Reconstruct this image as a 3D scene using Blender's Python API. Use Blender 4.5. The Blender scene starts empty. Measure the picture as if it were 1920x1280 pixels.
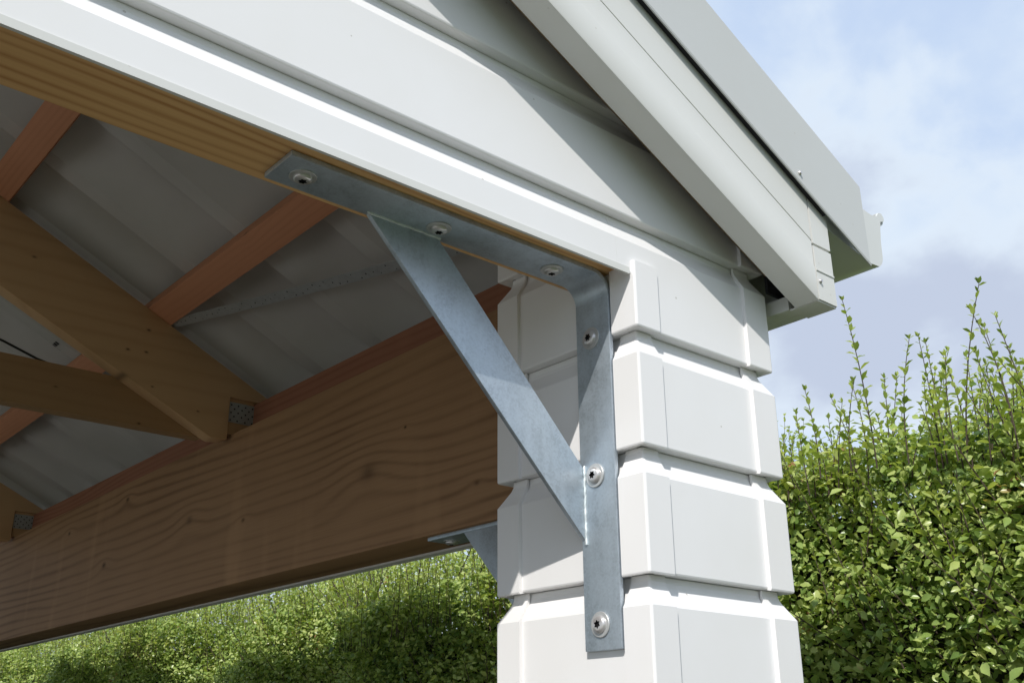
import bpy, bmesh, math, random
import numpy as np
from mathutils import Matrix, Vector

random.seed(7)
rng = np.random.default_rng(11)
scene = bpy.context.scene
COL = scene.collection

# ------------------------------------------------------------------ camera
def make_camera():
    px, py, pz = -1.05271, -0.94326, -0.57653
    yaw, pitch, roll = 0.709447, 0.373145, -0.004051
    f = Vector((math.sin(yaw) * math.cos(pitch), math.cos(yaw) * math.cos(pitch), math.sin(pitch)))
    r = Vector((math.cos(yaw), -math.sin(yaw), 0))
    u = r.cross(f)
    c, s = math.cos(roll), math.sin(roll)
    R, U = c * r + s * u, -s * r + c * u
    cd = bpy.data.cameras.new('camera')
    cd.sensor_width = 36.0
    cd.lens = 1926.49 / 1920 * 36.0
    cd.clip_start, cd.clip_end = 0.05, 3000
    co = bpy.data.objects.new('camera', cd)
    COL.objects.link(co)
    co.matrix_world = Matrix(((R.x, U.x, -f.x, px), (R.y, U.y, -f.y, py), (R.z, U.z, -f.z, pz), (0, 0, 0, 1)))
    scene.camera = co
make_camera()

# ------------------------------------------------------------------ sun, sky, exposure
SUN = Vector((-0.600, -0.432, 0.674)).normalized()      # towards the sun
SUN_STRENGTH, SKY_STRENGTH, EXPOSURE = 3.35, 0.15, 0.28
sl = bpy.data.lights.new('sun', 'SUN')
sl.energy, sl.angle, sl.color = SUN_STRENGTH, math.radians(0.55), (1.0, 0.965, 0.91)
so = bpy.data.objects.new('sun', sl)
so.rotation_euler = SUN.to_track_quat('Z', 'Y').to_euler()
so.location = (-6, -5, 8)
COL.objects.link(so)

world = bpy.data.worlds.new('World')
scene.world = world
world.use_nodes = True
VEIL_LOC, CLOUD_LOC, CLOUD_SCALE = (8.1, 2.7, 1.35), (5.1, 9.4, 3.26), 2.4
def build_world():
    nt = world.node_tree
    nt.nodes.clear()
    N = lambda t: nt.nodes.new(t)
    L = nt.links.new
    out = N('ShaderNodeOutputWorld'); bg = N('ShaderNodeBackground')
    sky = N('ShaderNodeTexSky'); sky.sky_type = 'NISHITA'; sky.sun_disc = False
    sky.sun_elevation = math.asin(SUN.z)
    sky.sun_rotation = math.atan2(SUN.x, SUN.y)
    sky.air_density, sky.dust_density, sky.ozone_density = 1.0, 1.2, 1.0
    tc = N('ShaderNodeTexCoord')
    def noise(scale, detail, rough, loc, zs=1.6, dist=0.0):
        mp = N('ShaderNodeMapping'); mp.inputs['Scale'].default_value = (1, 1, zs); mp.inputs['Location'].default_value = loc
        L(tc.outputs['Generated'], mp.inputs['Vector'])
        n = N('ShaderNodeTexNoise'); n.inputs['Scale'].default_value = scale; n.inputs['Detail'].default_value = detail
        n.inputs['Roughness'].default_value = rough; n.inputs['Distortion'].default_value = dist
        L(mp.outputs['Vector'], n.inputs['Vector'])
        return n.outputs['Fac']
    def ramp(f, p0, p1, c0=(0, 0, 0, 1), c1=(1, 1, 1, 1)):
        r = N('ShaderNodeValToRGB'); r.color_ramp.interpolation = 'EASE'; e = r.color_ramp.elements
        e[0].position, e[1].position = p0, p1; e[0].color, e[1].color = c0, c1
        L(f, r.inputs['Fac']); return r.outputs['Color']
    def mix(f, a, b):
        m = N('ShaderNodeMix'); m.data_type = 'RGBA'
        for x, i in ((f, 0), (a, 6), (b, 7)):
            if hasattr(x, 'links'): L(x, m.inputs[i])
            else: m.inputs[i].default_value = x
        return m.outputs[2]
    # pale, hazy blue between the clouds
    base = mix(.85, sky.outputs['Color'], (3.4, 4.15, 5.4, 1))
    # thin high veil
    veil = mix(ramp(noise(3.0, 8, .55, VEIL_LOC), .36, .66), base, (3.95, 4.55, 5.3, 1))
    # soft grey cumulus with lighter rims
    cn = noise(CLOUD_SCALE, 9, .50, CLOUD_LOC, 1.5, .25)
    rim = mix(ramp(cn, .455, .54), veil, (4.15, 4.7, 5.35, 1))
    cloud = mix(ramp(cn, .512, .605), rim, (3.05, 3.45, 4.3, 1))
    L(cloud, bg.inputs['Color'])
    bg.inputs['Strength'].default_value = SKY_STRENGTH
    L(bg.outputs['Background'], out.inputs['Surface'])
build_world()

vs = scene.view_settings
vs.view_transform, vs.look, vs.gamma = 'Standard', 'None', 1
vs.use_curve_mapping = False
vs.exposure = EXPOSURE
scene.render.engine = 'CYCLES'
scene.cycles.max_bounces = 10
scene.cycles.diffuse_bounces = 6

# ------------------------------------------------------------------ materials
class G:
    """Tiny node-graph helper."""
    def __init__(s, name):
        s.m = bpy.data.materials.new(name); s.m.use_nodes = True
        s.t = s.m.node_tree; s.b = s.t.nodes['Principled BSDF']
    def n(s, t, **kw):
        o = s.t.nodes.new(t)
        for k, v in kw.items(): setattr(o, k, v)
        return o
    def l(s, a, b): s.t.links.new(a, b)
    def put(s, x, sock):
        if hasattr(x, 'links'): s.l(x, sock)
        else: sock.default_value = x
    def math(s, op, a, b=0.0, c=None, clamp=False):
        o = s.n('ShaderNodeMath', operation=op); o.use_clamp = clamp
        s.put(a, o.inputs[0]); s.put(b, o.inputs[1])
        if c is not None: s.put(c, o.inputs[2])
        return o.outputs[0]
    def pos(s): return s.n('ShaderNodeNewGeometry').outputs['Position']
    def obj(s): return s.n('ShaderNodeTexCoord').outputs['Object']
    def scale(s, v, sc, loc=(0, 0, 0)):
        o = s.n('ShaderNodeMapping'); s.l(v, o.inputs['Vector'])
        o.inputs['Scale'].default_value = sc; o.inputs['Location'].default_value = loc
        return o.outputs[0]
    def noise(s, v, scale, detail=3, rough=.5, dist=0.0):
        o = s.n('ShaderNodeTexNoise'); s.l(v, o.inputs['Vector'])
        o.inputs['Scale'].default_value = scale; o.inputs['Detail'].default_value = detail
        o.inputs['Roughness'].default_value = rough; o.inputs['Distortion'].default_value = dist
        return o.outputs['Fac']
    def ramp(s, f, stops):
        o = s.n('ShaderNodeValToRGB'); s.l(f, o.inputs[0]); e = o.color_ramp.elements
        while len(e) < len(stops): e.new(.5)
        for q, (p, c) in zip(e, stops):
            q.position = p; q.color = (*c, 1) if len(c) == 3 else c
        return o.outputs[0]
    def mix(s, f, a, b, mode='MIX'):
        o = s.n('ShaderNodeMix', data_type='RGBA', blend_type=mode)
        s.put(f, o.inputs[0])
        for x, i in ((a, 6), (b, 7)):
            if isinstance(x, tuple): o.inputs[i].default_value = (*x, 1)
            else: s.l(x, o.inputs[i])
        return o.outputs[2]
    def bump(s, h, strength=.2, dist=.002):
        o = s.n('ShaderNodeBump'); s.l(h, o.inputs['Height'])
        o.inputs['Strength'].default_value = strength; o.inputs['Distance'].default_value = dist
        s.l(o.outputs[0], s.b.inputs['Normal'])
    def set(s, **kw):
        for k, v in kw.items():
            sock = s.b.inputs[k.replace('_', ' ')]
            if isinstance(v, tuple): sock.default_value = (*v, 1)
            else: s.put(v, sock)
        return s.m

def painted(name, col, rough=.38, dirt=.05, spec=.4, speck=.0):
    g = G(name); p = g.pos()
    a = g.noise(p, 3.0, 4, .6); b = g.noise(p, 60, 3, .6)
    d = tuple(c * (1 - dirt * 2.2) * k for c, k in zip(col, (1, .99, .96)))
    c1 = g.mix(g.math('MULTIPLY', g.math('SMOOTHSTEP' if False else 'SUBTRACT', a, .35, clamp=True), 1.6, clamp=True), col, d)
    if speck:
        v = g.n('ShaderNodeTexVoronoi'); g.l(p, v.inputs['Vector']); v.inputs['Scale'].default_value = 34
        thr = g.math('LESS_THAN', v.outputs['Distance'], .07)
        w = g.n('ShaderNodeTexWhiteNoise'); g.l(v.outputs['Color'], w.inputs['Vector'])
        sel = g.math('MULTIPLY', thr, g.math('GREATER_THAN', w.outputs['Value'], .86))
        c1 = g.mix(g.math('MULTIPLY', sel, speck), c1, (.32, .28, .22))
    g.bump(b, .03, .001)
    return g.set(Base_Color=c1, Roughness=g.math('MULTIPLY_ADD', b, .16, rough - .08), Specular_IOR_Level=spec)

def wood(name, light, dark, axis, ring=150.0, contrast=1.0, pith=(0, 0), knots=(), stain=0.0, rough=.72, warp=.5, fib=.25):
    """Sawn timber: growth rings round a pith line along `axis`, bent round knots. World space."""
    g = G(name); p = g.pos()
    sep = g.n('ShaderNodeSeparateXYZ'); g.l(p, sep.inputs[0])
    o = sep.outputs
    al, b, c = {'X': (o[0], o[1], o[2]), 'Y': (o[1], o[0], o[2])}[axis]
    sc = {'X': (.35, 3.2, 3.2), 'Y': (3.2, .35, 3.2)}[axis]
    n1 = g.noise(g.scale(p, sc), 1.5, 2, .5)
    sc2 = {'X': (1.5, 22, 22), 'Y': (22, 1.5, 22)}[axis]
    n2 = g.noise(g.scale(p, sc2), 1.0, 2, .5)
    db = g.math('SUBTRACT', b, pith[0]); dc = g.math('SUBTRACT', c, pith[1])
    r = g.math('SQRT', g.math('ADD', g.math('MULTIPLY', db, db), g.math('MULTIPLY', dc, dc)))
    r = g.math('ADD', r, g.math('MULTIPLY', g.math('SUBTRACT', n1, .5), warp * .25))
    r = g.math('ADD', r, g.math('MULTIPLY', g.math('SUBTRACT', n2, .5), .006))
    kd = None
    for (ka, kc, ks, depth) in knots:
        xx = g.math('MULTIPLY', g.math('SUBTRACT', al, ka), 1 / (ks * 2.0))
        yy = g.math('MULTIPLY', g.math('SUBTRACT', c, kc), 1 / ks)
        d2 = g.math('ADD', g.math('MULTIPLY', xx, xx), g.math('MULTIPLY', yy, yy))
        ex = g.math('POWER', 2.718, g.math('MULTIPLY', d2, -.33))
        r = g.math('ADD', r, g.math('MULTIPLY', ex, ks * .9))
        xs = g.math('MULTIPLY', xx, 2.0 / .85)
        ys = g.math('MULTIPLY', yy, 1 / .5)
        dd = g.math('ADD', g.math('MULTIPLY', xs, xs), g.math('MULTIPLY', ys, ys))
        k = g.math('MULTIPLY', g.math('POWER', 2.718, g.math('MULTIPLY', dd, -1.5)), depth)
        kd = k if kd is None else g.math('MAXIMUM', kd, k)
    s = g.math('SINE', g.math('MULTIPLY', r, ring * 6.283))
    s = g.math('MULTIPLY_ADD', s, .5, .5)
    s = g.math('POWER', s, 2.8)
    sc3 = {'X': (6, 320, 320), 'Y': (320, 6, 320)}[axis]
    n3 = g.noise(g.scale(p, sc3), 1.0, 3, .6)
    pm = g.math('MULTIPLY_ADD', g.noise(g.scale(p, {'X': (1.2, 5, 5), 'Y': (5, 1.2, 5)}[axis], (3.3, 1.1, .7)), 1.0, 3, .6), 4.0, -1.45, clamp=True)
    s = g.math('MULTIPLY', s, g.math('MULTIPLY_ADD', pm, .75, .25))
    f = g.math('MULTIPLY_ADD', s, .62 * contrast, g.math('MULTIPLY', n3, fib))
    big = g.noise(p, 2.3, 3, .5)
    f = g.math('ADD', f, g.math('MULTIPLY', g.math('SUBTRACT', big, .5), .5), clamp=True)
    col = g.mix(f, light, dark)
    if stain:
        st = g.noise(g.scale(p, (7, 7, 1.6)), 1.0, 2, .45)
        st = g.math('MULTIPLY', g.math('SUBTRACT', st, .56, clamp=True), stain * 6, clamp=True)
        col = g.mix(st, col, tuple(min(1, q * 1.25) for q in light))
    if kd is not None:
        col = g.mix(g.math('MINIMUM', kd, 1.0), col, tuple(q * .22 for q in dark))
    g.bump(g.math('ADD', g.math('MULTIPLY', s, .4), n3), .18, .0012)
    return g.set(Base_Color=col, Roughness=rough, Specular_IOR_Level=.25)

def galv(name, base=(.49, .55, .605), metallic=.75, rough=.46, spangle=38):
    g = G(name); p = g.pos()
    v = g.n('ShaderNodeTexVoronoi'); g.l(p, v.inputs['Vector']); v.inputs['Scale'].default_value = spangle * 9
    a = g.noise(p, spangle, 5, .65); b = g.noise(p, 7, 4, .6); c = g.noise(g.scale(p, (60, 60, 9)), 1.0, 3, .5)
    w = g.n('ShaderNodeSeparateColor'); g.l(v.outputs['Color'], w.inputs[0])
    f = g.math('ADD', g.math('MULTIPLY', a, .55), g.math('ADD', g.math('MULTIPLY', b, .35), g.math('MULTIPLY', w.outputs[0], .16)))
    f = g.math('ADD', f, g.math('MULTIPLY', g.math('SUBTRACT', c, .5), .35))
    col = g.ramp(f, [(.28, tuple(q * .74 for q in base)), (.52, base), (.78, tuple(min(1, q * 1.14) for q in base))])
    g.bump(a, .12, .0012)
    return g.set(Base_Color=col, Metallic=metallic, Roughness=g.math('MULTIPLY_ADD', a, .3, rough - .12))

def plain(name, col, rough=.6, metallic=0.0):
    g = G(name); n = g.noise(g.pos(), 40, 4, .6)
    c = g.mix(n, tuple(q * .82 for q in col), tuple(min(1, q * 1.15) for q in col))
    return g.set(Base_Color=c, Roughness=rough, Metallic=metallic)

def leafmat(name, stops, trans=.45, rough=.38):
    g = G(name)
    ge = g.n('ShaderNodeNewGeometry')
    oi = g.n('ShaderNodeObjectInfo')
    r = g.math('FRACT', g.math('ADD', ge.outputs['Random Per Island'], oi.outputs['Random']))
    big = g.noise(g.pos(), 5.0, 3, .5)
    f = g.math('ADD', g.math('MULTIPLY', r, .75), g.math('MULTIPLY_ADD', big, .9, -.32), clamp=True)
    col = g.ramp(f, stops)
    g.set(Base_Color=col, Roughness=rough, Specular_IOR_Level=.35)
    tr = g.n('ShaderNodeBsdfTranslucent')
    g.l(g.mix(1.0, col, (1.25, 1.25, .55), 'MULTIPLY'), tr.inputs['Color'])
    mx = g.n('ShaderNodeMixShader'); mx.inputs[0].default_value = trans
    out = g.t.nodes['Material Output']
    g.l(g.b.outputs[0], mx.inputs[1]); g.l(tr.outputs[0], mx.inputs[2]); g.l(mx.outputs[0], out.inputs['Surface'])
    return g.m

M = {}
M['white'] = painted('white_cladding', (.82, .812, .815), .36, .03, .4, .5)
M['white_corner'] = painted('white_corner_cap', (.82, .808, .808), .34, .025, .4, .3)
M['barge'] = painted('off_white_barge', (.68, .68, .655), .42, .04, .35, .2)
M['flashing'] = painted('grey_white_flashing', (.54, .55, .54), .4, .03, .4, .25)
M['gutter'] = painted('grey_white_gutter', (.64, .65, .635), .34, .04, .4)
M['pine'] = wood('yellow_pine', (.76, .49, .22), (.42, .17, .05), 'X', 66, 1.1, (.75, .30), (), 0, .62, .36, .35)
M['beam'] = wood('red_brown_beam', (.38, .225, .118), (.15, .075, .036), 'Y', 36, .8, (.0, .42),
                 ((.995, -.003, .046, .5), (.853, .071, .007, 1.0), (2.47, .19, .018, .8), (3.02, .157, .016, .8), (1.60, -.016, .014, .7), (2.61, -.01, .022, .8), (1.95, .04, .03, .45), (.6, -.1, .012, .5)), .45, .7, .5, .38)
M['purlin'] = wood('orange_purlin', (.58, .275, .155), (.36, .145, .07), 'Y', 55, .4, (.3, .5), ((1.15, .57, .012, .7),), 0, .7, .4)
M['plate'] = wood('red_plate', (.33, .15, .09), (.19, .075, .042), 'Y', 70, .8, (.1, .5), (), .2, .7, .4)
M['rafter'] = wood('tan_rafter', (.58, .375, .205), (.41, .24, .115), 'X', 24, .45, (1.55, .1),
                   ((-.145, .428, .008, 1.0), (-.094, .432, .0075, 1.0), (-.095, .497, .008, 1.0), (-.15, .352, .019, .85), (-.065, .338, .006, .9), (.072, .295, .006, .9), (-.42, .62, .008, .8)), 0, .66, .35, .25)
M['tie'] = wood('brown_tie', (.42, .265, .14), (.28, .155, .075), 'X', 30, .4, (1.6, .6), ((-.07, .244, .007, 1.0), (-.3, .3, .008, .6)), 0, .7, .4)
M['galv'] = galv('galvanised_steel')
M['galv_dull'] = galv('dull_strap_steel', (.40, .42, .42), .35, .5, 60)
M['weld'] = galv('weld_bead', (.62, .67, .68), .7, .5, 160)
M['washer'] = plain('zinc_washer', (.55, .55, .54), .38, .5)
M['screw'] = plain('stainless_screw_head', (.62, .60, .59), .28, .6)
M['recess'] = plain('screw_recess', (.015, .015, .016), .5)
M['lining'] = painted('roof_underlay', (.50, .49, .465), .7, .1, .2)
M['print'] = plain('black_print', (.03, .03, .035), .7)
M['cable'] = plain('black_cable', (.012, .012, .013), .5)
M['dark'] = plain('black_fill', (.02, .02, .024), .9)  # near-black fill for gaps meant to read as shade, and for small dots
M['filler'] = plain('pillar_core', (.25, .17, .1), .8)
M['leaf'] = leafmat('hedge_leaf', [(.0, (.055, .11, .026)), (.22, (.16, .25, .06)), (.5, (.36, .47, .13)), (.93, (.56, .62, .23)), (1.0, (.36, .20, .09))], .36, .28)
M['shoot'] = leafmat('shoot_leaf', [(.0, (.14, .21, .048)), (.35, (.33, .42, .11)), (.8, (.50, .57, .19)), (1.0, (.58, .61, .24))], .42, .30)
M['stem'] = plain('brown_stem', (.055, .036, .022), .7)
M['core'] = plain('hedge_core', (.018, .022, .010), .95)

# ------------------------------------------------------------------ object helpers
def mesh(name, verts, faces, mat, smooth=None):
    me = bpy.data.meshes.new(name)
    me.from_pydata([tuple(v) for v in verts], [], faces)
    bm = bmesh.new(); bm.from_mesh(me)
    bmesh.ops.recalc_face_normals(bm, faces=bm.faces)
    bm.to_mesh(me); bm.free()
    if mat is not None: me.materials.append(mat)
    if smooth is not None:
        me.polygons.foreach_set('use_smooth', [True] * len(me.polygons))
        me.set_sharp_from_angle(angle=math.radians(smooth))
    me.update()
    return me

def link(name, me, parent=None):
    o = bpy.data.objects.new(name, me)
    COL.objects.link(o)
    if parent is not None:
        o.parent = parent
        # meshes are written in world coordinates; undo the offset of the chain of roots
        off = Vector((0, 0, 0)); q = parent
        while q is not None:
            if q.get('_off') is not None: off += Vector(q['_off'])
            q = q.parent
        o.location = -off
    return o

def thing(name, label, cat, loc, group=None):
    o = bpy.data.objects.new(name, None)
    o.empty_display_size = .1
    COL.objects.link(o); o.location = loc
    o['_off'] = list(loc); o['label'] = label; o['category'] = cat
    if group: o['group'] = group
    return o

def tag(o, label, cat, group=None):
    o['label'] = label; o['category'] = cat
    if group: o['group'] = group
    return o

def sub(name, me, part):
    """sub-part under a mesh part whose own location already undoes the root offset"""
    o = bpy.data.objects.new(name, me); COL.objects.link(o); o.parent = part
    return o

class MB:
    def __init__(s): s.v = []; s.f = []
    def add(s, v, f):
        n = len(s.v); s.v += [tuple(q) for q in v]; s.f += [tuple(i + n for i in q) for q in f]; return s
    def box(s, x0, x1, y0, y1, z0, z1):
        v = [(x, y, z) for z in (z0, z1) for y in (y0, y1) for x in (x0, x1)]
        return s.add(v, [(0, 2, 3, 1), (4, 5, 7, 6), (0, 1, 5, 4), (2, 6, 7, 3), (0, 4, 6, 2), (1, 3, 7, 5)])
    def sweep(s, prof, stations):
        """closed profile (n pts) placed at each station by fn(pt)->xyz; capped"""
        n = len(prof); v = []; f = []
        for st in stations: v += [st(q) for q in prof]
        m = len(stations)
        for i in range(m - 1):
            for j in range(n):
                k = (j + 1) % n
                f.append((i * n + j, i * n + k, (i + 1) * n + k, (i + 1) * n + j))
        f.append(tuple(range(n))); f.append(tuple(range((m - 1) * n, m * n)))
        return s.add(v, f)
    def tube(s, pts, rad, n=6, cap=True):
        pts = [Vector(p) for p in pts]; rings = []
        rad = [float(q) for q in rad] if hasattr(rad, '__len__') else [float(rad)] * len(pts)
        for i, p in enumerate(pts):
            t = (pts[min(i + 1, len(pts) - 1)] - pts[max(i - 1, 0)]).normalized()
            a = t.cross(Vector((0.3, 0.2, 1)) if abs(t.z) < .95 else Vector((1, 0, 0))).normalized(); b = t.cross(a)
            rings.append([p + rad[i] * (math.cos(2 * math.pi * k / n) * a + math.sin(2 * math.pi * k / n) * b) for k in range(n)])
        v = [q for r in rings for q in r]; f = []
        for i in range(len(pts) - 1):
            for k in range(n):
                f.append((i * n + k, i * n + (k + 1) % n, (i + 1) * n + (k + 1) % n, (i + 1) * n + k))
        if cap: f += [tuple(range(n)), tuple(range((len(pts) - 1) * n, len(pts) * n))]
        return s.add(v, f)
    def mesh(s, name, mat, smooth=None): return mesh(name, s.v, s.f, mat, smooth)

def bevelled(me, w=.0015, seg=2, angle=30):
    bm = bmesh.new(); bm.from_mesh(me)
    es = [e for e in bm.edges if len(e.link_faces) == 2 and e.calc_face_angle(0) > math.radians(angle)]
    bmesh.ops.bevel(bm, geom=es, offset=w, segments=seg, profile=.6, affect='EDGES', clamp_overlap=True)
    bm.to_mesh(me); bm.free()
    me.polygons.foreach_set('use_smooth', [True] * len(me.polygons))
    me.set_sharp_from_angle(angle=math.radians(40))
    return me

# ------------------------------------------------------------------ dimensions
GZ = -2.1                       # ground
W, D, H = .3316, .3228, .18     # pillar front width, depth, course height
SL = .48                        # roof slope
RIDGE = -2.3
Y_END = 8.2

# ------------------------------------------------------------------ ground
def ground():
    g = G('grass_lawn'); p = g.pos()
    a = g.noise(p, 1.2, 5, .6); b = g.noise(p, 45, 4, .7)
    c = g.mix(g.math('MULTIPLY_ADD', b, .7, g.math('MULTIPLY', a, .3)), (.026, .046, .009), (.068, .105, .022))
    g.bump(b, .6, .02); g.set(Base_Color=c, Roughness=.8)
    n = 24; v = []; f = []
    for i in range(n + 1):
        for j in range(n + 1):
            x = 900 * (2 * i / n - 1) ** 3; y = 900 * (2 * j / n - 1) ** 3
            v.append((x, y, GZ))
    for i in range(n):
        for j in range(n): f.append((i * (n + 1) + j, (i + 1) * (n + 1) + j, (i + 1) * (n + 1) + j + 1, i * (n + 1) + j + 1))
    o = link('lawn', mesh('lawn', v, f, g.m)); o['kind'] = 'structure'
    g = G('gravel_floor'); p = g.pos()
    b = g.noise(p, 70, 4, .7); a = g.noise(p, 2, 4, .6)
    c = g.mix(g.math('MULTIPLY_ADD', b, .6, g.math('MULTIPLY', a, .4)), (.075, .068, .058), (.15, .137, .12))
    g.bump(b, .7, .01); g.set(Base_Color=c, Roughness=.9)
    o = link('carport_floor', MB().box(2 * RIDGE - .4, W, -2.2, Y_END, GZ - .1, GZ + .02).mesh('carport_floor', g.m)); o['kind'] = 'structure'
ground()
def add_bounce_slab():  # unseen pale slab added to bounce light in from the left
    g = G('pale_bounce'); p = g.pos()
    b = g.noise(p, 60, 5, .7); a = g.noise(p, 1.5, 4, .6)
    g.bump(b, .2, .004)
    g.set(Base_Color=g.mix(g.math('MULTIPLY_ADD', b, .4, g.math('MULTIPLY', a, .6)), (.42, .41, .39), (.58, .57, .54)), Roughness=.85)
    o = link('bounce_slab', MB().box(-15, 2 * RIDGE - .41, -3.0, Y_END + 2, GZ - .1, GZ + .015).mesh('bounce_slab', g.m)); o['kind'] = 'structure'
add_bounce_slab()

# ------------------------------------------------------------------ weatherboard profile (d = outward from the corner-cap plane, z)
def profile(z0, z1=None, out=-.0065, lip=None, cut_top=None, thin=False):
    """closed section of one shiplap board; z1 top of course; lip: bottom raised (trimmed board)"""
    z1 = z0 + H if z1 is None else z1
    zb = z0 if lip is None else lip
    t = z1 if cut_top is None else cut_top
    pts = [(-.0265, zb + .0005), (out - .0028, zb), (out - .0008, zb + .0009), (out, zb + .003)]
    full = [(out, z1 - .0435), (out - .0100, z1 - .0265), (out - .0160, z1 - .0160), (out - .0185, z1 - .0090), (out - .0190, z1 - .0006)]
    if cut_top is None: pts += full
    else: pts += [(out, t)]
    back = -.032
    pts += [(back, t - .0006 if cut_top is None else t)]
    if thin: pts += [(back, zb + .022), (-.0115, zb + .022), (-.0115, zb + .0002)]; pts = pts[1:]
    else: pts += [(back, zb + .0005)]
    return pts

def board(axis, a0, a1, plane, sgn, prof):
    """axis 'X': runs along X on a face whose outward normal is sgn*Y at Y=plane, and so on. a0/a1 may be fn(z)."""
    f0 = a0 if callable(a0) else (lambda z: a0)
    f1 = a1 if callable(a1) else (lambda z: a1)
    if axis == 'X': pl = lambda a: (lambda q: (a(q[1]), plane + sgn * q[0], q[1]))
    else: pl = lambda a: (lambda q: (plane + sgn * q[0], a(q[1]), q[1]))
    return MB().sweep(prof, [pl(f0), pl(f1)])

def corner_cap(cx, cy, sx, sy, prof, leg=.052, leg2=None):
    """soaker wrapped round a corner at (cx,cy); outward normals sx*X and sy*Y"""
    leg2 = leg if leg2 is None else leg2
    c = .0032
    st = [lambda q: (cx + sx * q[0], cy - sy * leg, q[1]),
          lambda q: (cx + sx * q[0], cy + sy * (q[0] - c), q[1]),
          lambda q: (cx + sx * (q[0] - c * .3), cy + sy * (q[0] - c * .3), q[1]),
          lambda q: (cx + sx * (q[0] - c), cy + sy * q[0], q[1]),
          lambda q: (cx - sx * leg2, cy + sy * q[0], q[1])]
    return MB().sweep(prof, st)

def cap_profile(z0, cut_top=None):
    p = profile(z0, out=0.0, cut_top=cut_top)
    p = [(d, z - .0025 if z < z0 + .01 else z) for d, z in p]
    # thin shell: bring the back forward so that the ends read as a thin edge
    z1 = z0 + H
    o = [q for q in p[1:-2]]
    if cut_top is None:
        b = [(-.0225, z1 - .0006), (-.0225, z1 - .012), (-.011, z1 - .046), (-.010, z0 + .006), (-.019, z0 + .0012)]
    else:
        b = [(-.010, cut_top), (-.010, z0 + .006), (-.019, z0 + .0012)]
    return o + b

# ------------------------------------------------------------------ corner pillar
def pillar():
    t = thing('corner_pillar', 'white weatherboard clad corner pillar carrying the steel angle bracket', 'pillar', (W / 2, D / 2, GZ))
    link('filler', MB().box(.036, W - .036, .036, D - .036, GZ, .34).mesh('filler', M['filler']), t)  # unseen inner box added to block light through the pillar
    for k in range(1, -12, -1):
        z0 = k * H
        pr = profile(z0)
        if z0 < GZ: pr = profile(z0, lip=GZ + .01)
        e = .0285
        if k <= -1:
            link('weatherboard', board('X', e, W - e, 0, -1, pr).mesh('board', M['white']), t)
        elif k == 0:
            link('weatherboard', board('X', .0030, W - e, 0, -1, pr).mesh('board', M['white']), t)
        if k < 1:
            link('weatherboard', board('Y', e if k < 0 else .0345, D - e, 0, -1, pr).mesh('board', M['white']), t)
        else:
            link('weatherboard', board('Y', .152, D - e, 0, -1, pr).mesh('board', M['white']), t)
        link('weatherboard', board('Y', e, D - e, W, 1, pr).mesh('board', M['white']), t)
        if k <= -2 or k == 0 or k == -1:
            link('weatherboard', board('X', e, W - e, D, 1, profile(z0) if z0 >= GZ else pr).mesh('board', M['white']), t)
        cp = cap_profile(z0)
        if k <= -1: link('corner_cap', corner_cap(0, 0, -1, -1, cp).mesh('cap', M['white_corner']), t)
        if k == 0: link('corner_cap', corner_cap(0, 0, -1, -1, cap_profile(z0, .1045)).mesh('cap', M['white_corner']), t)
        link('corner_cap', corner_cap(W, 0, 1, -1, cp, .052, .0605).mesh('cap', M['white_corner']), t)
        link('corner_cap', corner_cap(0, D, -1, 1, cp, .054, .054).mesh('cap', M['white_corner']), t)
        link('corner_cap', corner_cap(W, D, 1, 1, cp).mesh('cap', M['white_corner']), t)
pillar()

# ------------------------------------------------------------------ gable wall
def gable():
    t = thing('gable_wall', 'white horizontal weatherboard gable wall above the carport opening', 'wall', (RIDGE, .015, .082))
    top = .575
    for k in range(0, 11):
        z0 = k * H
        zr = lambda z: min(W - .0285, (top - z) / SL)
        zl = lambda z: max(2 * RIDGE - W, 2 * RIDGE - (top - z) / SL)
        if z0 + H > top - SL * RIDGE: break
        if k == 0:
            pr = profile(0, lip=.0832, thin=True)
            link('weatherboard', board('X', zl(0), -.0300, 0, -1, pr).mesh('board', M['white']), t)
            link('weatherboard', board('X', -.0296, .0030, 0, -1, pr).mesh('board', M['white']), t)
        else:
            link('weatherboard', board('X', zl, zr, 0, -1, profile(z0)).mesh('board', M['white']), t)
    # drip trim along the bottom edge of the lowest board
    link('drip_trim', MB().box(2 * RIDGE, -.0045, .0055, .0105, .0815, .0920).mesh('trim', M['barge']), t)
    # lining behind the boards
    v = [(2 * RIDGE - .3, .034, .30), (.30, .034, .30), (.30, .034, top - SL * .30 - .02), (RIDGE, .034, top - SL * RIDGE - .02), (2 * RIDGE - .3, .034, .42)]
    v += [(x, .055, z) for x, y, z in v]
    link('backing_sheet', mesh('backing', v, [(0, 1, 2, 3, 4), (5, 6, 7, 8, 9), (0, 1, 6, 5), (1, 2, 7, 6), (2, 3, 8, 7), (3, 4, 9, 8), (4, 0, 5, 9)], M['filler']), t)
gable()

# ------------------------------------------------------------------ timber
def front_lintel():
    m = MB().box(2 * RIDGE - .1, .0085, .0330, .1460, .1022, .34).mesh('front_lintel', M['pine'])
    o = link('front_lintel', bevelled(m, .002))
    tag(o, 'yellow pine lintel with straight grain under the white gable boards', 'beam')
front_lintel()

def side_beam():
    t = thing('side_beam', 'deep red brown timber beam running back from the white pillar', 'beam', (.24, 4, -.18))
    m = MB().box(.18, .2995, .30, Y_END, -.181, .25).mesh('side_beam', M['beam'])
    link('timber', bevelled(m, .003), t)
side_beam()

def side_cladding():
    t = thing('side_cladding', 'pale cladding edge showing below the red brown beam', 'wall cladding', (.32, 4, -.2))
    for z0, z1 in ((-.1855, 0.0), (0.0, H)):
        link('weatherboard', board('Y', D + .002, Y_END, W, 1, profile(z0, z1)).mesh('board', M['white']), t)
side_cladding()

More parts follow.
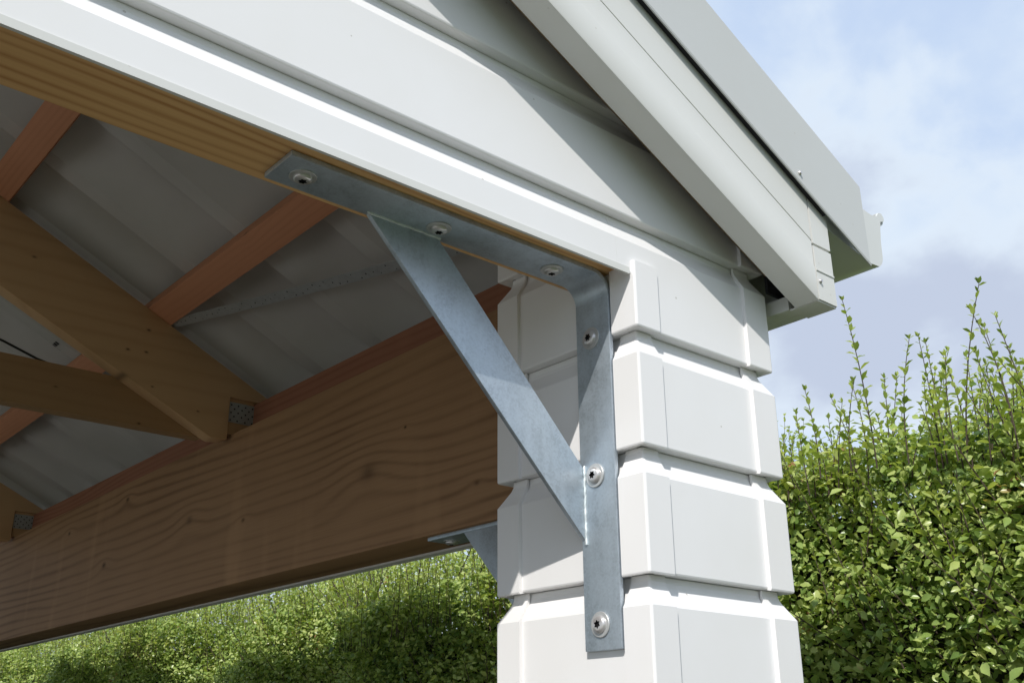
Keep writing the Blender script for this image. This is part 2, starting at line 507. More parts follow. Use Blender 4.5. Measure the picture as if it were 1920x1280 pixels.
def plate():
    m = MB().box(.245, .2975, .335, Y_END, .2515, .352).mesh('eave_plate', M['plate'])
    o = link('eave_plate', bevelled(m, .002))
    tag(o, 'dark red timber plate lying along the top of the brown side beam', 'timber plate')
plate()

def on_slope(x, base, n): return base - SL * x + n * math.sqrt(1 + SL * SL)
def purlin(x0, x1, label, y0=.152, th=.053):
    base = .5115; s = math.sqrt(1 + SL * SL)
    nx, nz = SL / s, 1 / s
    A = Vector((x0, 0, base - SL * x0)); B = Vector((x1, 0, base - SL * x1)); n = Vector((nx, 0, nz)) * th
    sec = [A, B, B + n, A + n]
    st = []
    mb = MB(); v = []
    ys = (y0, Y_END)
    for y in ys: v += [(q.x, y, q.z) for q in sec]
    mb.add(v, [(0, 1, 5, 4), (1, 2, 6, 5), (2, 3, 7, 6), (3, 0, 4, 7), (0, 3, 2, 1), (4, 5, 6, 7)])
    o = link('purlin', bevelled(mb.mesh('purlin', M['purlin']), .002))
    tag(o, label, 'purlin', 'orange purlins under the roof sheets')
purlin(-.572, -.506, 'orange purlin at the far left, nearest the roof ridge')
purlin(-.104, -.034, 'orange purlin with a chipped edge running behind the bracket brace')

def trusses():
    def rafter_mesh(y):
        zt = lambda x: .5105 - SL * x
        zb = lambda x: .284 - SL * x
        P = [(RIDGE, zb(RIDGE)), (.112, zb(.112)), (.124, .2265), (.1665, .2315), (.1645, .357), (.288, .357), (.288, zt(.288)), (RIDGE, zt(RIDGE))]
        v = [(x, y, z) for x, z in P] + [(x, y + .05, z) for x, z in P]; n = len(P)
        f = [tuple(range(n)), tuple(range(n, 2 * n))] + [(i, (i + 1) % n, (i + 1) % n + n, i + n) for i in range(n)]
        return bevelled(mesh('rafter', v, f, M['rafter']), .0025)
    def tie_mesh(y):
        P = [(2 * RIDGE, .237), (.142, .237 + .0), (-.0, .306), (-.125, .362), (2 * RIDGE, .362)]
        P = [(2 * RIDGE, .237), (.115, .237), (-.13, .3625), (2 * RIDGE, .3625)]
        v = [(x, y + .0505, z) for x, z in P] + [(x, y + .0985, z) for x, z in P]; n = len(P)
        f = [tuple(range(n)), tuple(range(n, 2 * n))] + [(i, (i + 1) % n, (i + 1) % n + n, i + n) for i in range(n)]
        return bevelled(mesh('tie', v, f, M['tie']), .0025)
    def packer(y):
        return MB().box(.170, .244, y + .012, y + .05, .2515, .356).mesh('packer', M['rafter'])
    def nail_plate(y):
        mb = MB().box(.168, .262, y + .0085, y + .0105, .286, .346)
        return mb.mesh('nail_plate', M['galv_dull'])
    def holes(y):
        mb = MB()
        for i in range(8):
            for j in range(5):
                if (i + j) % 2: continue
                x = .174 + i * .0112 + random.uniform(-.001, .001); z = .293 + j * .0112 + random.uniform(-.001, .001)
                n = 6; r = .0026
                v = [(x + r * math.cos(a), y + .0080, z + r * math.sin(a)) for a in [2 * math.pi * q / n for q in range(n)]] + [(x + r * math.cos(a), y + .0088, z + r * math.sin(a)) for a in [2 * math.pi * q / n for q in range(n)]]
                mb.add(v, [tuple(range(n)), tuple(range(n, 2 * n))] + [(q, (q + 1) % n, (q + 1) % n + n, q + n) for q in range(n)])
        return mb.mesh('nail', M['dark'])
    labs = ['nearest tan roof truss whose rafter meets the side beam in mid picture', 'far roof truss end at the left edge, low beside the brown beam']
    y0 = 1.72
    src = thing('roof_truss', labs[0], 'roof truss', (RIDGE, y0, .24), 'roof trusses along the carport')
    link('rafter', rafter_mesh(y0), src); link('tie_beam', tie_mesh(y0), src); link('packer', packer(y0), src)
    np_ = link('nail_plate', nail_plate(y0), src); sub('nails', holes(y0), np_)['kind'] = 'stuff'
    r = src.copy(); COL.objects.link(r); r['label'] = labs[1]; r.location = (RIDGE, y0 + 2.01, .24)
    for ch in list(src.children):
        c = ch.copy(); COL.objects.link(c); c.parent = r
        for gch in ch.children:
            d = gch.copy(); COL.objects.link(d); d.parent = c
trusses()

# ------------------------------------------------------------------ roof
RP, RW, RH = .290, .80, .037      # pitch, arched share of it, rise
def roof_profile(y):
    """height of the profiled sheet above its seat at depth y: arched pans between narrow troughs"""
    u = ((y - .965) % RP) / RP
    if u < RW: return RH * (1 - abs(2 * u / RW - 1) ** 2.2)
    return 0.0
def roof_breaks(a, b):
    ys = {a, b}
    k = math.floor((a - .965) / RP) - 1
    while .965 + k * RP < b:
        y0 = .965 + k * RP
        for i in range(17):
            y = y0 + RP * RW * i / 16
            if a < y < b: ys.add(y)
        k += 1
    return sorted(ys)
def roof():
    t = thing('roof', 'pale grey ribbed roof lining seen from below over the rafters', 'roof', (RIDGE, 4, on_slope(RIDGE, .553, 0)))
    base = .5115 + .055 * math.sqrt(1 + SL * SL)
    ys = []
    y = -.088
    while y < Y_END:
        ys.append(y); y += .012
    ys.append(Y_END)
    s = math.sqrt(1 + SL * SL); nx, nz = SL / s, 1 / s
    # sheets: 0.87 m wide each, lapped on a trough, each with its own small offset
    edges = [-.088, .9395, 1.8095, 2.6795, 3.5495, 4.4195, 5.2895, 6.1595, 7.0295, Y_END]
    for side in (1, -1):
        for i in range(len(edges) - 1):
            a, b = edges[i], min(edges[i + 1] + .03, Y_END)
            yy = roof_breaks(a, b)
            dz = .0 if i % 2 == 0 else .0012
            v = []
            for th in (0, .0008):
                for xx in (RIDGE, .455):
                    for q in yy:
                        h = roof_profile(q) + dz + th
                        x = xx + (0 if xx == RIDGE else nx * h); z = base - SL * xx + nz * h
                        if side < 0: x = 2 * RIDGE - x
                        v.append((x, q, z))
            n = len(yy); f = []
            for j in range(n - 1):
                f += [(j, j + 1, n + j + 1, n + j), (2 * n + j, 3 * n + j, 3 * n + j + 1, 2 * n + j + 1)]
                f += [(n + j, n + j + 1, 3 * n + j + 1, 3 * n + j)]
            link('roof_sheet', mesh('roof_sheet', v, f, M['lining'], 18), t)
    # faint maker's print on the underlay beyond the first truss: two short rows of worn block marks
    mb = MB()
    for row, (x, ya, yb) in enumerate(((-.148, 2.375, 2.565), (-.125, 2.445, 2.53))):
        q = ya
        while q < yb:
            w = random.uniform(.008, .015); hgt = .0062 if random.random() < .8 else .0045
            h = roof_profile(q) - .0012
            def pt(xx, yy): return (xx + nx * (roof_profile(yy) - .0012), yy, base - SL * xx + nz * (roof_profile(yy) - .0012))
            mb.add([pt(x - hgt, q), pt(x + hgt, q), pt(x + hgt, q + w), pt(x - hgt, q + w)], [(0, 1, 2, 3)])
            q += w + .004
    link('printed_mark', mb.mesh('print', M['print']), t)
roof()

def strap():
    s = math.sqrt(1 + SL * SL)
    z = lambda x: .524 - SL * x
    a0, a1 = Vector((-.022, 1.69, 0)), Vector((.195, .60, 0))
    a0 = a0 + (a0 - a1) * .45
    d = (a1 - a0); side = Vector((-d.y, d.x, 0)).normalized() * .0135
    mb = MB(); n = 40; v = []
    for i in range(n + 1):
        p = a0 + d * i / n
        for sg in (-1, 1):
            q = p + side * sg; zz = z(q.x) - .004 * math.sin(math.pi * i / n)
            v += [(q.x, q.y, zz), (q.x, q.y, zz + .0012)]
    f = []
    for i in range(n):
        b = i * 4
        f += [(b, b + 2, b + 6, b + 4), (b + 1, b + 5, b + 7, b + 3), (b, b + 4, b + 5, b + 1), (b + 2, b + 3, b + 7, b + 6)]
    mb.add(v, f)
    t = thing('strap_brace', 'thin punched steel strap stretched diagonally under the grey roof lining', 'strap', (.0, 1.6, z(0)))
    st = link('strap', mb.mesh('strap', M['galv_dull']), t)
    mh = MB()
    for i in range(46):
        k = .30 + .66 * i / 46
        p = a0 + d * k + side * random.choice((-.55, 0.0, .55)) + d.normalized() * random.uniform(-.004, .004)
        zz = z(p.x) - .004 * math.sin(math.pi * k) - .0006; r = random.uniform(.0011, .0021)
        m = [(p.x + r * math.cos(q), p.y + r * math.sin(q), zz - SL * r * math.cos(q)) for q in [2 * math.pi * j / 6 for j in range(6)]]
        m2 = [(x, y, zq + .001) for x, y, zq in m]
        mh.add(m + m2, [tuple(range(6)), tuple(range(6, 12))] + [(j, (j + 1) % 6, (j + 1) % 6 + 6, j + 6) for j in range(6)])
    link('nail_heads', mh.mesh('nail_heads', M['dark']), t)['kind'] = 'stuff'
strap()

def cable():
    pts = [(-1.6, 1.86, .80), (-1.0, 1.87, .58), (-.62, 1.88, .478), (-.42, 1.885, .433), (-.33, 1.875, .4), (-.27, 1.85, .378), (-.2, 1.835, .366), (-.1, 1.8215, .3655), (.0, 1.822, .33)]
    o = link('cable', MB().tube(pts, .0032, 6).mesh('cable', M['cable'], 60))
    tag(o, 'thin black cable sagging onto the tie beam at the left edge', 'cable')
cable()

# ------------------------------------------------------------------ angle brackets
def bracket(name, label, matrix, Lh, Lv, bolts_h, bolts_v, b_h, b_v, brace_y, jit):
    """local: pillar face is x=0 facing -x, timber underside is z=0; bar width along y (-.0355..0355)"""
    hw, th, R = .0355, .008, .030
    root = bpy.data.objects.new(name, None); COL.objects.link(root)
    root.empty_display_size = .05
    root['label'] = label; root['category'] = 'bracket'; root['group'] = 'galvanised corner brackets'
    root.matrix_world = matrix
    def add(n, me, par=None):
        o = bpy.data.objects.new(n, me); COL.objects.link(o); o.parent = par or root; return o
    # L bar
    path = [(-Lh, -th, -Lh, 0.0)]
    inner, outer = [(-Lh, -th)], [(-Lh, 0.0)]
    for i in range(9):
        a = math.radians(90 * i / 8)
        cx, cz = -th - R, -th - R
        inner.append((cx + R * math.sin(a), cz + R * math.cos(a)))
        outer.append((cx + (R + th) * math.sin(a), cz + (R + th) * math.cos(a)))
    inner.append((-th, -Lv)); outer.append((0.0, -Lv))
    n = len(inner); v = []
    for y in (-hw, hw): v += [(x, y, z) for x, z in inner] + [(x, y, z) for x, z in outer]
    f = []
    for i in range(n - 1):
        f += [(i, i + 1, 2 * n + i + 1, 2 * n + i), (n + i, 3 * n + i, 3 * n + i + 1, n + i + 1),
              (i, n + i, n + i + 1, i + 1), (2 * n + i, 2 * n + i + 1, 3 * n + i + 1, 3 * n + i)]
    f += [(0, 2 * n, 3 * n, n), (n - 1, 2 * n - 1, 4 * n - 1, 3 * n - 1)]
    add('angle_bar', bevelled(mesh('angle_bar', v, f, M['galv']), .0016, 2, 50))
    # diagonal brace plate
    y0, y1 = brace_y
    P = [(-b_h[1], -th), (-b_h[0], -th), (-th, -b_v[0]), (-th, -b_v[1])]
    v = [(x, y0, z) for x, z in P] + [(x, y1, z) for x, z in P]
    br = add('brace', bevelled(mesh('brace', v, [(0, 1, 2, 3), (4, 7, 6, 5), (0, 3, 7, 4), (1, 5, 6, 2), (0, 4, 5, 1), (2, 6, 7, 3)], M['galv']), .0014, 2))
    # weld beads
    yw = y0 if abs(y0) < abs(y1) else y1
    def bead(a, b, nseg, r0):
        pts, rad = [], []
        for i in range(nseg + 1):
            k = i / nseg
            pts.append((a[0] + (b[0] - a[0]) * k + jit.uniform(-.0003, .0003), a[1] + jit.uniform(-.0005, .0005), a[2] + (b[2] - a[2]) * k + jit.uniform(-.0007, .0007)))
            rad.append(r0 * jit.uniform(.86, 1.12))
        rad[0] *= .4; rad[-1] *= 1.25
        return MB().tube(pts, rad, 7).mesh('weld', M['weld'], 70)
    add('weld', bead((-th - .0005, yw - math.copysign(.0016, yw), -b_v[0] + .004), (-th - .0005, yw - math.copysign(.0016, yw), -b_v[1] - .006), 34, .0027))
    add('weld', bead((-b_h[1] - .003, yw - math.copysign(.0012, yw), -th - .0003), (-b_h[0] + .002, yw - math.copysign(.0012, yw), -th - .0003), 40, .0026))
    # button-head screws on washers
    def screw(mat, k):
        w = MB(); ns = 28
        rw, rh, hh = .0178, .0122, .0062
        prof = [(0, 0), (rw - .0006, 0), (rw, .0005), (rw, .0019), (rw - .0008, .0025), (0.0, .0025)]
        v = []; fs = []
        for (r, z) in prof[1:-1]: v += [(r * math.cos(2 * math.pi * j / ns), r * math.sin(2 * math.pi * j / ns), z) for j in range(ns)]
        for i in range(3):
            for j in range(ns): fs.append((i * ns + j, i * ns + (j + 1) % ns, (i + 1) * ns + (j + 1) % ns, (i + 1) * ns + j))
        fs += [tuple(range(ns)), tuple(range(3 * ns, 4 * ns))]
        wo = add('washer', mesh('washer', v, fs, M['washer'], 35)); wo.matrix_local = mat
        ns2 = 36; v = []; fs = []
        a0 = jit.uniform(0, 1)
        def lobe(j, r): return r * (1 + .20 * math.cos(6 * (2 * math.pi * j / ns2 + a0)))
        rings = []
        for (r, z) in [(rh, .0025), (rh, .0040), (rh * .97, .0052), (rh * .86, .0066), (rh * .70, .0076), (rh * .56, .0080)]:
            rings.append([(r * math.cos(2 * math.pi * j / ns2), r * math.sin(2 * math.pi * j / ns2), z) for j in range(ns2)])
        rings.append([(lobe(j, .0050) * math.cos(2 * math.pi * j / ns2), lobe(j, .0050) * math.sin(2 * math.pi * j / ns2), .0081) for j in range(ns2)])
        v = [q for r in rings for q in r]
        for i in range(len(rings) - 1):
            for j in range(ns2): fs.append((i * ns2 + j, i * ns2 + (j + 1) % ns2, (i + 1) * ns2 + (j + 1) % ns2, (i + 1) * ns2 + j))
        fs.append(tuple(range(ns2)))
        h = add('screw_head', mesh('screw', v, fs, M['screw'], 55)); h.matrix_local = mat
        # star recess: walls and floor
        r1 = [(lobe(j, .0050) * math.cos(2 * math.pi * j / ns2), lobe(j, .0050) * math.sin(2 * math.pi * j / ns2), .0081) for j in range(ns2)]
        r2 = [(x * .92, y * .92, .0040) for x, y, z in r1]
        fs = [(j, (j + 1) % ns2, (j + 1) % ns2 + ns2, j + ns2) for j in range(ns2)] + [tuple(range(ns2, 2 * ns2))]
        sub('star_recess', mesh('recess', r1 + r2, fs, M['recess']), h)
    for i, x in enumerate(bolts_h):
        screw(Matrix.Translation((x, jit.uniform(-.001, .001), -th)) @ Matrix.Rotation(math.pi, 4, 'X'), i)
    for i, z in enumerate(bolts_v):
        screw(Matrix.Translation((-th, jit.uniform(-.001, .001) + .003, z)) @ Matrix.Rotation(-math.pi / 2, 4, 'Y'), i)
    return root
jit = random.Random(5)
bracket('angle_bracket', 'galvanised steel angle bracket with diagonal brace screwed to pillar and lintel',
        Matrix.Translation((.0056, .0900, .1018)), .555, .559, (-.519, -.304, -.092), (-.0985, -.3135, -.5245), (.285, .402), (.299, .405), (.0275, .0355), jit)
bracket('angle_bracket', 'dark bracket end partly hidden behind the pillar below the brown beam',
        Matrix.Translation((.225, D - .0055, -.1812)) @ Matrix.Rotation(-math.pi / 2, 4, 'Z'), .455, .50, (-.42, -.24, -.088), (-.1025, -.29, -.46), (.22, .335), (.24, .35), (-.0355, -.0275), jit)

# ------------------------------------------------------------------ barge board, end box, flashing
def slope_strip(x0, x1, sec, base_fn=None):
    """sec: list of (y, v) with v = vertical offset above z=-SL*x ; strip from x0 to x1 with plumb ends"""
    return MB().sweep(sec, [lambda q: (x0, q[0], q[1] - SL * x0), lambda q: (x1, q[0], q[1] - SL * x1)])
def barge():
    t = thing('barge_board', 'off white metal barge board sloping down across the gable end', 'barge board', (.35, -.065, .11))
    YF, YB = -.086, -.041
    b = .2795
    sec = [(YB, b + .0005), (YF + .002, b), (YF - .0006, b + .0008), (YF - .0014, b + .003),
           (YF - .0014, b + .0590), (YF, b + .0625),
           (YF, b + .110), (YF + .002, b + .1105), (YF + .002, b + .1122), (YF - .0003, b + .1126),
           (YF - .0003, b + .250), (YF + .012, b + .250), (YF + .012, b + .012), (YB, b + .012)]
    link('barge_face', slope_strip(RIDGE, .3555, sec).mesh('barge', M['barge'], 25), t)
    link('cavity_blocker', slope_strip(RIDGE, .330, [(YB + .001, b + .052), (-.004, b + .052), (-.004, b + .235), (YB + .001, b + .235)]).mesh('cavity_blocker', M['filler']), t)  # unseen block added to darken the gap behind the barge
    link('joint_strip', MB().box(.3540, .3600, YF + .0015, YF + .004, .112, .29).mesh('joint', M['dark']), t)
    # plumb end box closing the eave
    z0, z1 = .1115, .31
    mb = MB().sweep([(YF - .001, z0), (YF - .001, .163), (YF - .0025, .1645), (YF - .0025, .1675), (YF - .001, .169), (YF - .001, .211), (YF + .003, .2115), (YF + .003, .2155), (YF - .001, .216), (YF - .001, z1), (YF + .02, z1), (YF + .02, z0)],
                    [lambda q: (.3585, q[0], q[1]), lambda q: (.4105, q[0], q[1])])
    link('end_panel', mb.mesh('end_panel', M['barge'], 25), t)
    link('end_base', MB().box(.3575, .4100, YF + .0015, YB + .012, .1085, .1113).mesh('end_base', M['barge']), t)
    # flashing over the top of the barge, with drip return and roof leg
    YL = -.0985; fb, ft = .4700, .633
    sec = [(YL + .0018, fb - .0015), (YL - .001, fb - .0025), (YL - .0022, fb + .001), (YL, fb + .005), (YL, ft - .004), (YL + .002, ft), (.10, ft + .001), (.10, ft - .002), (YL + .004, ft - .003), (YL + .0025, ft - .006), (YL + .0025, fb + .003), (YL + .0018, fb + .001)]
    fl = link('flashing', slope_strip(RIDGE, .5210, sec).mesh('flashing', M['flashing'], 25), t)
    link('flashing_gap_shade', slope_strip(RIDGE, .40, [(YF - .0012, fb + .0022), (YL + .0030, fb + .0022), (YL + .0030, fb + .006), (YF - .0012, fb + .006)]).mesh('gap_shade', M['dark']), t)  # dark strip painting the shade line under the flashing lip
    def scr(x, y, z):
        mb = MB(); n = 10; v = []
        for r, d in ((.0042, 0), (.0042, .0012), (.003, .0022), (.0026, .0045)):
            v += [(x + r * math.cos(2 * math.pi * j / n), y - d, z + r * math.sin(2 * math.pi * j / n)) for j in range(n)]
        f = [(i * n + j, i * n + (j + 1) % n, (i + 1) * n + (j + 1) % n, (i + 1) * n + j) for i in range(3) for j in range(n)] + [tuple(range(3 * n, 4 * n))]
        return mb.add(v, f).mesh('rivet', M['screw'], 40)
    link('rivet', scr(.3245, YL, .3335), t)
    link('rivet', scr(.3660, YF - .001, .146), t)
    link('rivet', scr(-.18, YL, .585), t)
barge()

def eave():
    t = thing('eave_box', 'narrow off white eave fascia and soffit beside the top of the pillar', 'eave', (.37, 4, .11))
    link('fascia', MB().box(.3885, .4095, -.0645, Y_END, .1105, .33).mesh('fascia', M['barge']), t)
    link('soffit', MB().box(.345, .388, .07, Y_END, .1150, .121).mesh('soffit', M['barge']), t)
    link('soffit_trim', MB().box(.3560, .3880, -.028, .06, .1105, .1360).mesh('soffit_trim', M['barge']), t)
    link('cavity_shade', MB().box(.3360, .3880, -.004, .002, .1445, .33).mesh('shade_panel', M['dark']), t)  # dark sheet standing in for the shaded void above the soffit
    link('cavity_shade_top', MB().box(.338, .3875, -.03, Y_END, .325, .331).mesh('shade_top', M['dark']), t)  # dark top sheet added to keep the void black
eave()

def gutter():
    t = thing('gutter', 'pale metal gutter with rolled lip running along the eave', 'gutter', (.5, 4, .24))
    o = [(.418, .365), (.418, .272), (.424, .2630), (.556, .2400)]
    for i in range(1, 8):
        a = math.radians(-75 + 80 * i / 7); o.append((.570 + .031 * math.cos(a), .271 + .032 * math.sin(a)))
    o += [(.603, .300), (.608, .330), (.612, .345)]
    cx, cz, r = .616, .353, .0125
    for i in range(9):
        a = math.radians(-120 + 230 * i / 8); o.append((cx + r * math.cos(a), cz + r * math.sin(a)))
    n = len(o)
    inn = []
    for i, (x, z) in enumerate(o):
        a = Vector(o[max(i - 1, 0)]); b = Vector(o[min(i + 1, n - 1)]); d = (b - a).normalized()
        inn.append((x - d.y * .0022, z + d.x * .0022))
    sec = o + inn[::-1]
    link('trough', MB().sweep(sec, [lambda q: (q[0], -.078, q[1]), lambda q: (q[0], Y_END, q[1])]).mesh('trough', M['gutter'], 30), t)
    # end cap
    cap = [(x, z) for x, z in o[:14]] + [(.6250, .350), (.6270, .357), (.620, .3650), (.609, .363), (.600, .353), (.580, .349)]
    v = [(x, -.0815, z) for x, z in cap] + [(x, -.0775, z) for x, z in cap]; m = len(cap)
    f = [tuple(range(m)), tuple(range(m, 2 * m))] + [(i, (i + 1) % m, (i + 1) % m + m, i + m) for i in range(m)]
    link('end_cap', mesh('end_cap', v, f, M['gutter']), t)
gutter()

# ------------------------------------------------------------------ hedge
LEAF = [(0, 0, 0), (.28, .30, .05), (.62, .36, .06), (1.0, 0, -.10), (.62, -.36, .06), (.28, -.30, .05), (.45, 0, -.015)]
LEAF_F = [(0, 6, 1), (1, 6, 2), (2, 6, 3), (3, 6, 4), (4, 6, 5), (5, 6, 0)]
LV = np.array(LEAF)
def frames(dirs, roll):
    d = dirs / np.linalg.norm(dirs, axis=1, keepdims=True)
    up = np.tile(np.array([[0.0, 0, 1]]), (len(d), 1)); up[np.abs(d[:, 2]) > .95] = (1, 0, 0)
    s = np.cross(up, d); s /= np.linalg.norm(s, axis=1, keepdims=True)
    n = np.cross(d, s)
    c, q = np.cos(roll)[:, None], np.sin(roll)[:, None]
    return d, c * s + q * n, -q * s + c * n
def sun_frames(n, seed, spread=.75):
    """leaf blades turned roughly to the light: returns direction, side, normal"""
    r = np.random.default_rng(seed)
    nn = np.array([-.42, -.30, .86]) + r.normal(0, spread, (n, 3)) * np.array([1, 1, .6])
    nn /= np.linalg.norm(nn, axis=1, keepdims=True)
    q = r.normal(0, 1, (n, 3)) + np.array([-.5, 0, .1])
    d = q - (q * nn).sum(1, keepdims=True) * nn
    d /= np.linalg.norm(d, axis=1, keepdims=True)
    return d, np.cross(nn, d), nn
def leaf_cloud(pos, fr, size, width=.86):
    d, s, n = fr
    m = len(pos)
    wv = width * (.8 + .4 * np.modf(np.abs(pos[:, 0] * 977.7))[0])[:, None, None]
    v = pos[:, None, :] + size[:, None, None] * (LV[None, :, 0:1] * d[:, None, :] + wv * LV[None, :, 1:2] * s[:, None, :] + LV[None, :, 2:3] * n[:, None, :])
    f = (np.arange(m) * 7)[:, None, None] + np.array(LEAF_F)[None]
    return v.reshape(-1, 3), f.reshape(-1, 3)
def np_mesh(name, v, f, mat):
    me = bpy.data.meshes.new(name)
    me.vertices.add(len(v)); me.vertices.foreach_set('co', np.asarray(v, np.float32).ravel())
    nf = len(f)
    me.loops.add(nf * 3); me.loops.foreach_set('vertex_index', np.asarray(f, np.int32).ravel())
    me.polygons.add(nf); me.polygons.foreach_set('loop_start', np.arange(0, nf * 3, 3, dtype=np.int32))
    me.polygons.foreach_set('loop_total', np.full(nf, 3, np.int32))
    me.update(calc_edges=True); me.validate()
    me.polygons.foreach_set('use_smooth', np.ones(nf, bool))
    me.materials.append(mat)
    return me

def face_x(y, z):
    return 1.14 + .06 * np.sin(2.1 * y + .4) + .045 * np.sin(5.3 * y + 3 * z) + .035 * np.sin(9 * z + 2.2 * y) + .10 * np.clip(z + .05, 0, 1)
def top_z(y): return .020 + .035 * np.sin(1.7 * y + 1.0) + .025 * np.sin(4.6 * y) - .12 * np.clip((y - .9) / .8, 0, 1) + .06 * np.clip((y - 4) / 3, 0, 1)

def shoot_parts(base, h, seed, leafn=None, lean=None):
    r = np.random.default_rng(seed)
    lean = r.normal(0, .13, 2) if lean is None else lean
    n = 9; k = np.linspace(0, 1, n)
    bend = r.normal(0, .09, 2)
    pts = np.stack([base[0] + lean[0] * h * k + bend[0] * h * k ** 2, base[1] + lean[1] * h * k + bend[1] * h * k ** 2, base[2] + h * k], 1)
    m = int(h / r.uniform(.0085, .0125)) if leafn is None else leafn
    kk = np.sort(np.clip(np.linspace(.10, 1.0, m) + r.normal(0, .012, m), 0, 1))
    p = np.stack([np.interp(kk, k, pts[:, i]) for i in range(3)], 1)
    ang = np.arange(m) * 2.4 + r.uniform(0, 6) + r.normal(0, .35, m)
    el = .45 + .5 * kk ** 3 + r.normal(0, .3, m)
    dr = np.stack([np.cos(ang) * np.cos(el), np.sin(ang) * np.cos(el), np.sin(el)], 1)
    size = (.029 - .012 * kk ** 2) * r.uniform(.6, 1.25, m)
    # tip tuft
    a2 = r.uniform(0, 6.28, 5); e2 = r.uniform(.9, 1.3, 5)
    p = np.vstack([p, np.tile(pts[-1], (5, 1))]); dr = np.vstack([dr, np.stack([np.cos(a2) * np.cos(e2), np.sin(a2) * np.cos(e2), np.sin(e2)], 1)])
    size = np.concatenate([size, r.uniform(.011, .017, 5)])
    roll = r.normal(0, .35, len(p))
    return pts, p, dr, size, roll

def hedge():
    t = thing('hedge', 'tall leafy green hedge with upright shoots beside the carport', 'hedge', (1.5, 4, GZ))
    # ---- solid dark wall added inside the leaves to block light
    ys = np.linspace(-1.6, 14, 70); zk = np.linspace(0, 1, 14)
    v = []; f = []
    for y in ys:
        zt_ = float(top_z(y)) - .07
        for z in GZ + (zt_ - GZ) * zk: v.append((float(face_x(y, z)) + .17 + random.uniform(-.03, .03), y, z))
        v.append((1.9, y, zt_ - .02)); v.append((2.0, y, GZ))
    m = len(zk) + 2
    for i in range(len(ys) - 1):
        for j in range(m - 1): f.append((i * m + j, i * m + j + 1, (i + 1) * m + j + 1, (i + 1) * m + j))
    link('core_blocker', mesh('core_blocker', v, f, M['core']), t)
    # ---- body leaves
    P, Dr, S, Ro = [], [], [], []
    def body(n, y0, y1, z0, s0, s1, depth, seed):
        r = np.random.default_rng(seed)
        y = r.uniform(y0, y1, n)
        z = z0 + (top_z(y) + .05 - z0) * r.uniform(0, 1, n) ** .9
        dpt = depth * r.uniform(0, 1, n) ** 1.5
        clump = .035 * np.sin(31 * y + 7 * np.sin(13 * z)) * np.sin(27 * z + 5 * np.sin(17 * y))
        x = face_x(y, z) + dpt + clump + r.normal(0, .012, n)
        a = r.normal(math.pi, .9, n); e = r.normal(.35, .5, n)
        P.append(np.stack([x, y, z], 1)); Dr.append(np.stack([np.cos(a) * np.cos(e), np.sin(a) * np.cos(e), np.sin(e)], 1))
        S.append(r.uniform(s0, s1, n)); Ro.append(r.normal(0, .6, n))
    body(27000, -.7, 1.5, -.62, .012, .031, .17, 1)
    body(60000, 1.5, 6.0, -.45, .011, .023, .14, 2)
    body(34000, 6.0, 13.0, -.4, .014, .026, .14, 3)
    body(5000, -1.2, 8.0, GZ + .05, .024, .04, .15, 4)
    def topc(n, y0, y1, x1, seed):
        r = np.random.default_rng(seed)
        y = r.uniform(y0, y1, n); dp = r.uniform(0, x1, n)
        z = top_z(y) + r.normal(.01, .05, n) + dp * (.16 + .30 * np.clip((y - 1.0) / .8, 0, 1))
        x = face_x(y, top_z(y)) + dp
        a = r.uniform(0, 6.28, n); e = r.normal(.6, .4, n)
        P.append(np.stack([x, y, z], 1)); Dr.append(np.stack([np.cos(a) * np.cos(e), np.sin(a) * np.cos(e), np.sin(e)], 1))
        S.append(r.uniform(.014, .026, n)); Ro.append(r.normal(0, .5, n))
    topc(14000, -.7, 1.6, .75, 5); topc(30000, 1.2, 12, .75, 6)
    P = np.vstack(P); Dr = np.vstack(Dr); S = np.concatenate(S); Ro = np.concatenate(Ro)
    # the 300 leaves that show largest become parts of their own
    cand = np.where((P[:, 1] > -.18) & (P[:, 1] < .42) & (P[:, 2] > -.46) & (P[:, 2] < -.02))[0]
    front = (P[cand, 0] - face_x(P[cand, 1], P[cand, 2])) - S[cand] * 1.5
    pick = cand[np.argsort(front)[:300]]
    keep = np.ones(len(P), bool); keep[pick] = False
    FD, FS, FN = sun_frames(len(P), 77)
    v, f = leaf_cloud(P[keep], (FD[keep], FS[keep], FN[keep]), S[keep])
    o = link('foliage', np_mesh('foliage', v, f, M['leaf']), t); o['kind'] = 'stuff'
    d, s, n = FD[pick], FS[pick], FN[pick]
    base = []
    for q in range(3):
        lv = LV.copy(); lv[:, 1] *= (.72, .80, .64)[q]; lv[:, 2] *= (1, 1.8, .4)[q]
        base.append(np_mesh('leaf', lv, np.array(LEAF_F), M['leaf']))
    off = Vector(t['_off'])
    for i, k in enumerate(pick):
        ob = bpy.data.objects.new('leaf', base[i % 3]); COL.objects.link(ob); ob.parent = t
        sc = S[k] * 1.08
        Mx = Matrix(((d[i, 0] * sc, s[i, 0] * sc, n[i, 0] * sc, P[k, 0] - off.x), (d[i, 1] * sc, s[i, 1] * sc, n[i, 1] * sc, P[k, 1] - off.y), (d[i, 2] * sc, s[i, 2] * sc, n[i, 2] * sc, P[k, 2] - off.z), (0, 0, 0, 1)))
        ob.matrix_local = Mx
    # ---- shoots: the near ones one by one
    r = np.random.default_rng(21)
    spots = [(1.12, .28, .40), (1.06, .035, .34), (1.05, -.075, .33), (1.12, .20, .30), (1.16, .13, .30), (1.10, .42, .22), (1.20, .52, .22), (1.10, .335, .20), (1.14, .095, .27), (1.18, -.02, .31), (1.07, -.12, .30)]
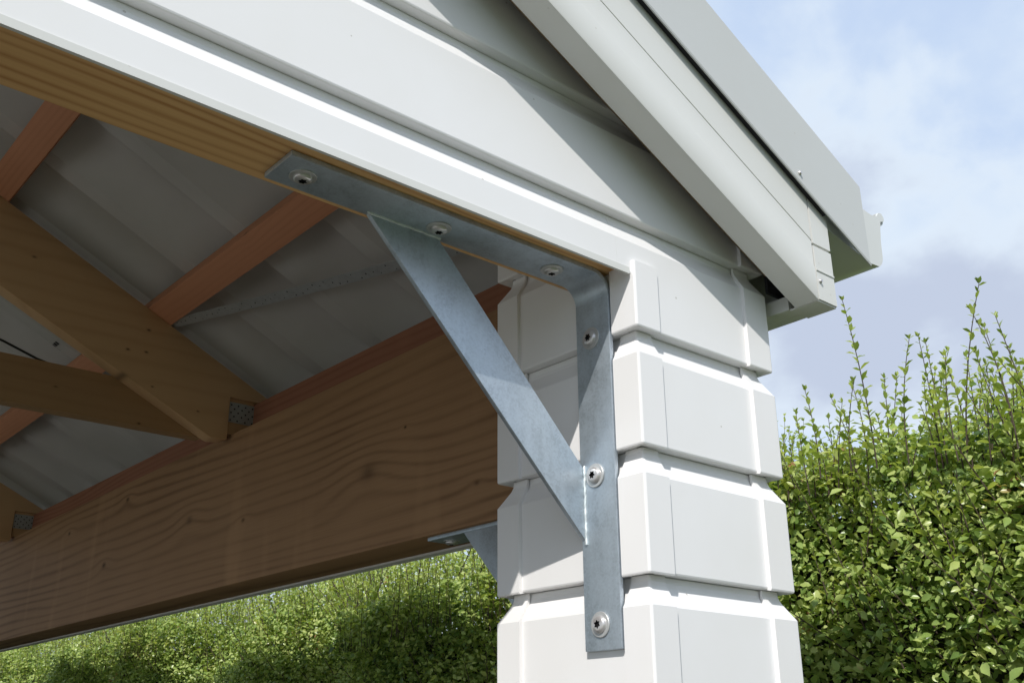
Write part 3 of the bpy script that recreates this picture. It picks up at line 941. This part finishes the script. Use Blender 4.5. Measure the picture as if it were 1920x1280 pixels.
    for i in range(230):
        y = r.uniform(-.3, .9); x = face_x(y, 0.0) + r.uniform(-.03, .45)
        hgt = (.10 + .22 * r.uniform(0, 1) ** 1.6) * (1.0 if y < .45 else .8)
        spots.append((float(x), float(y), float(hgt)))
    for i, (x, y, hgt) in enumerate(spots):
        hgt = max(.08, hgt - .04)
        z = float(top_z(y)) - .06
        pts, p, dr, sz, ro = shoot_parts((x, y, z), hgt + .05, 100 + i, lean=r.normal(0, .05, 2) if i < 11 else None)
        v, f = leaf_cloud(p, frames(dr, ro), sz, .66)
        st = MB().tube([tuple(q) for q in pts], list(np.linspace(.0021, .0008, len(pts))), 5)
        so_ = link('shoot', st.mesh('shoot', M['stem'], 80), t)
        sub('shoot_leaves', np_mesh('shoot_leaves', v, f, M['shoot']), so_)
    # ---- far shoots and side twigs, past counting
    SV, SF, LVs, LFs = MB(), None, [], []
    Pn, Dn, Sn, Rn = [], [], [], []
    for i in range(3000):
        y = .8 + 11.5 * r.uniform(0, 1) ** 1.3; x = float(face_x(y, 0.0)) + r.uniform(-.05, .6)
        hgt = r.uniform(.18, .42); z = float(top_z(y)) - .10
        pts, p, dr, sz, ro = shoot_parts((x, y, z), hgt, 2000 + i, leafn=max(8, int(hgt / .012)))
        SV.tube([tuple(q) for q in pts[::2]], [.0014, .0012, .0010, .0008, .0006], 3)
        Pn.append(p); Dn.append(dr); Sn.append(sz * .82); Rn.append(ro)
    for i in range(420):      # twigs showing on the face
        y = -.4 + 6 * r.uniform(0, 1) ** 1.4; z = r.uniform(-.5, -.02); x = float(face_x(y, z)) + r.uniform(.0, .07)
        pts, p, dr, sz, ro = shoot_parts((x, y, z), r.uniform(.08, .2), 5000 + i, lean=r.normal([-.25, .1], [.25, .35]))
        SV.tube([tuple(q) for q in pts[::2]], [.0022, .002, .0017, .0013, .0009], 4)
        Pn.append(p); Dn.append(dr); Sn.append(sz); Rn.append(ro)
    v, f = leaf_cloud(np.vstack(Pn), frames(np.vstack(Dn), np.concatenate(Rn)), np.concatenate(Sn), .68)
    o = link('shoot_foliage', np_mesh('shoot_foliage', v, f, M['shoot']), t); o['kind'] = 'stuff'
    o = link('twigs', SV.mesh('twigs', M['stem'], 80), t); o['kind'] = 'stuff'
hedge()

for o in bpy.data.objects:
    if '_off' in o: del o['_off']
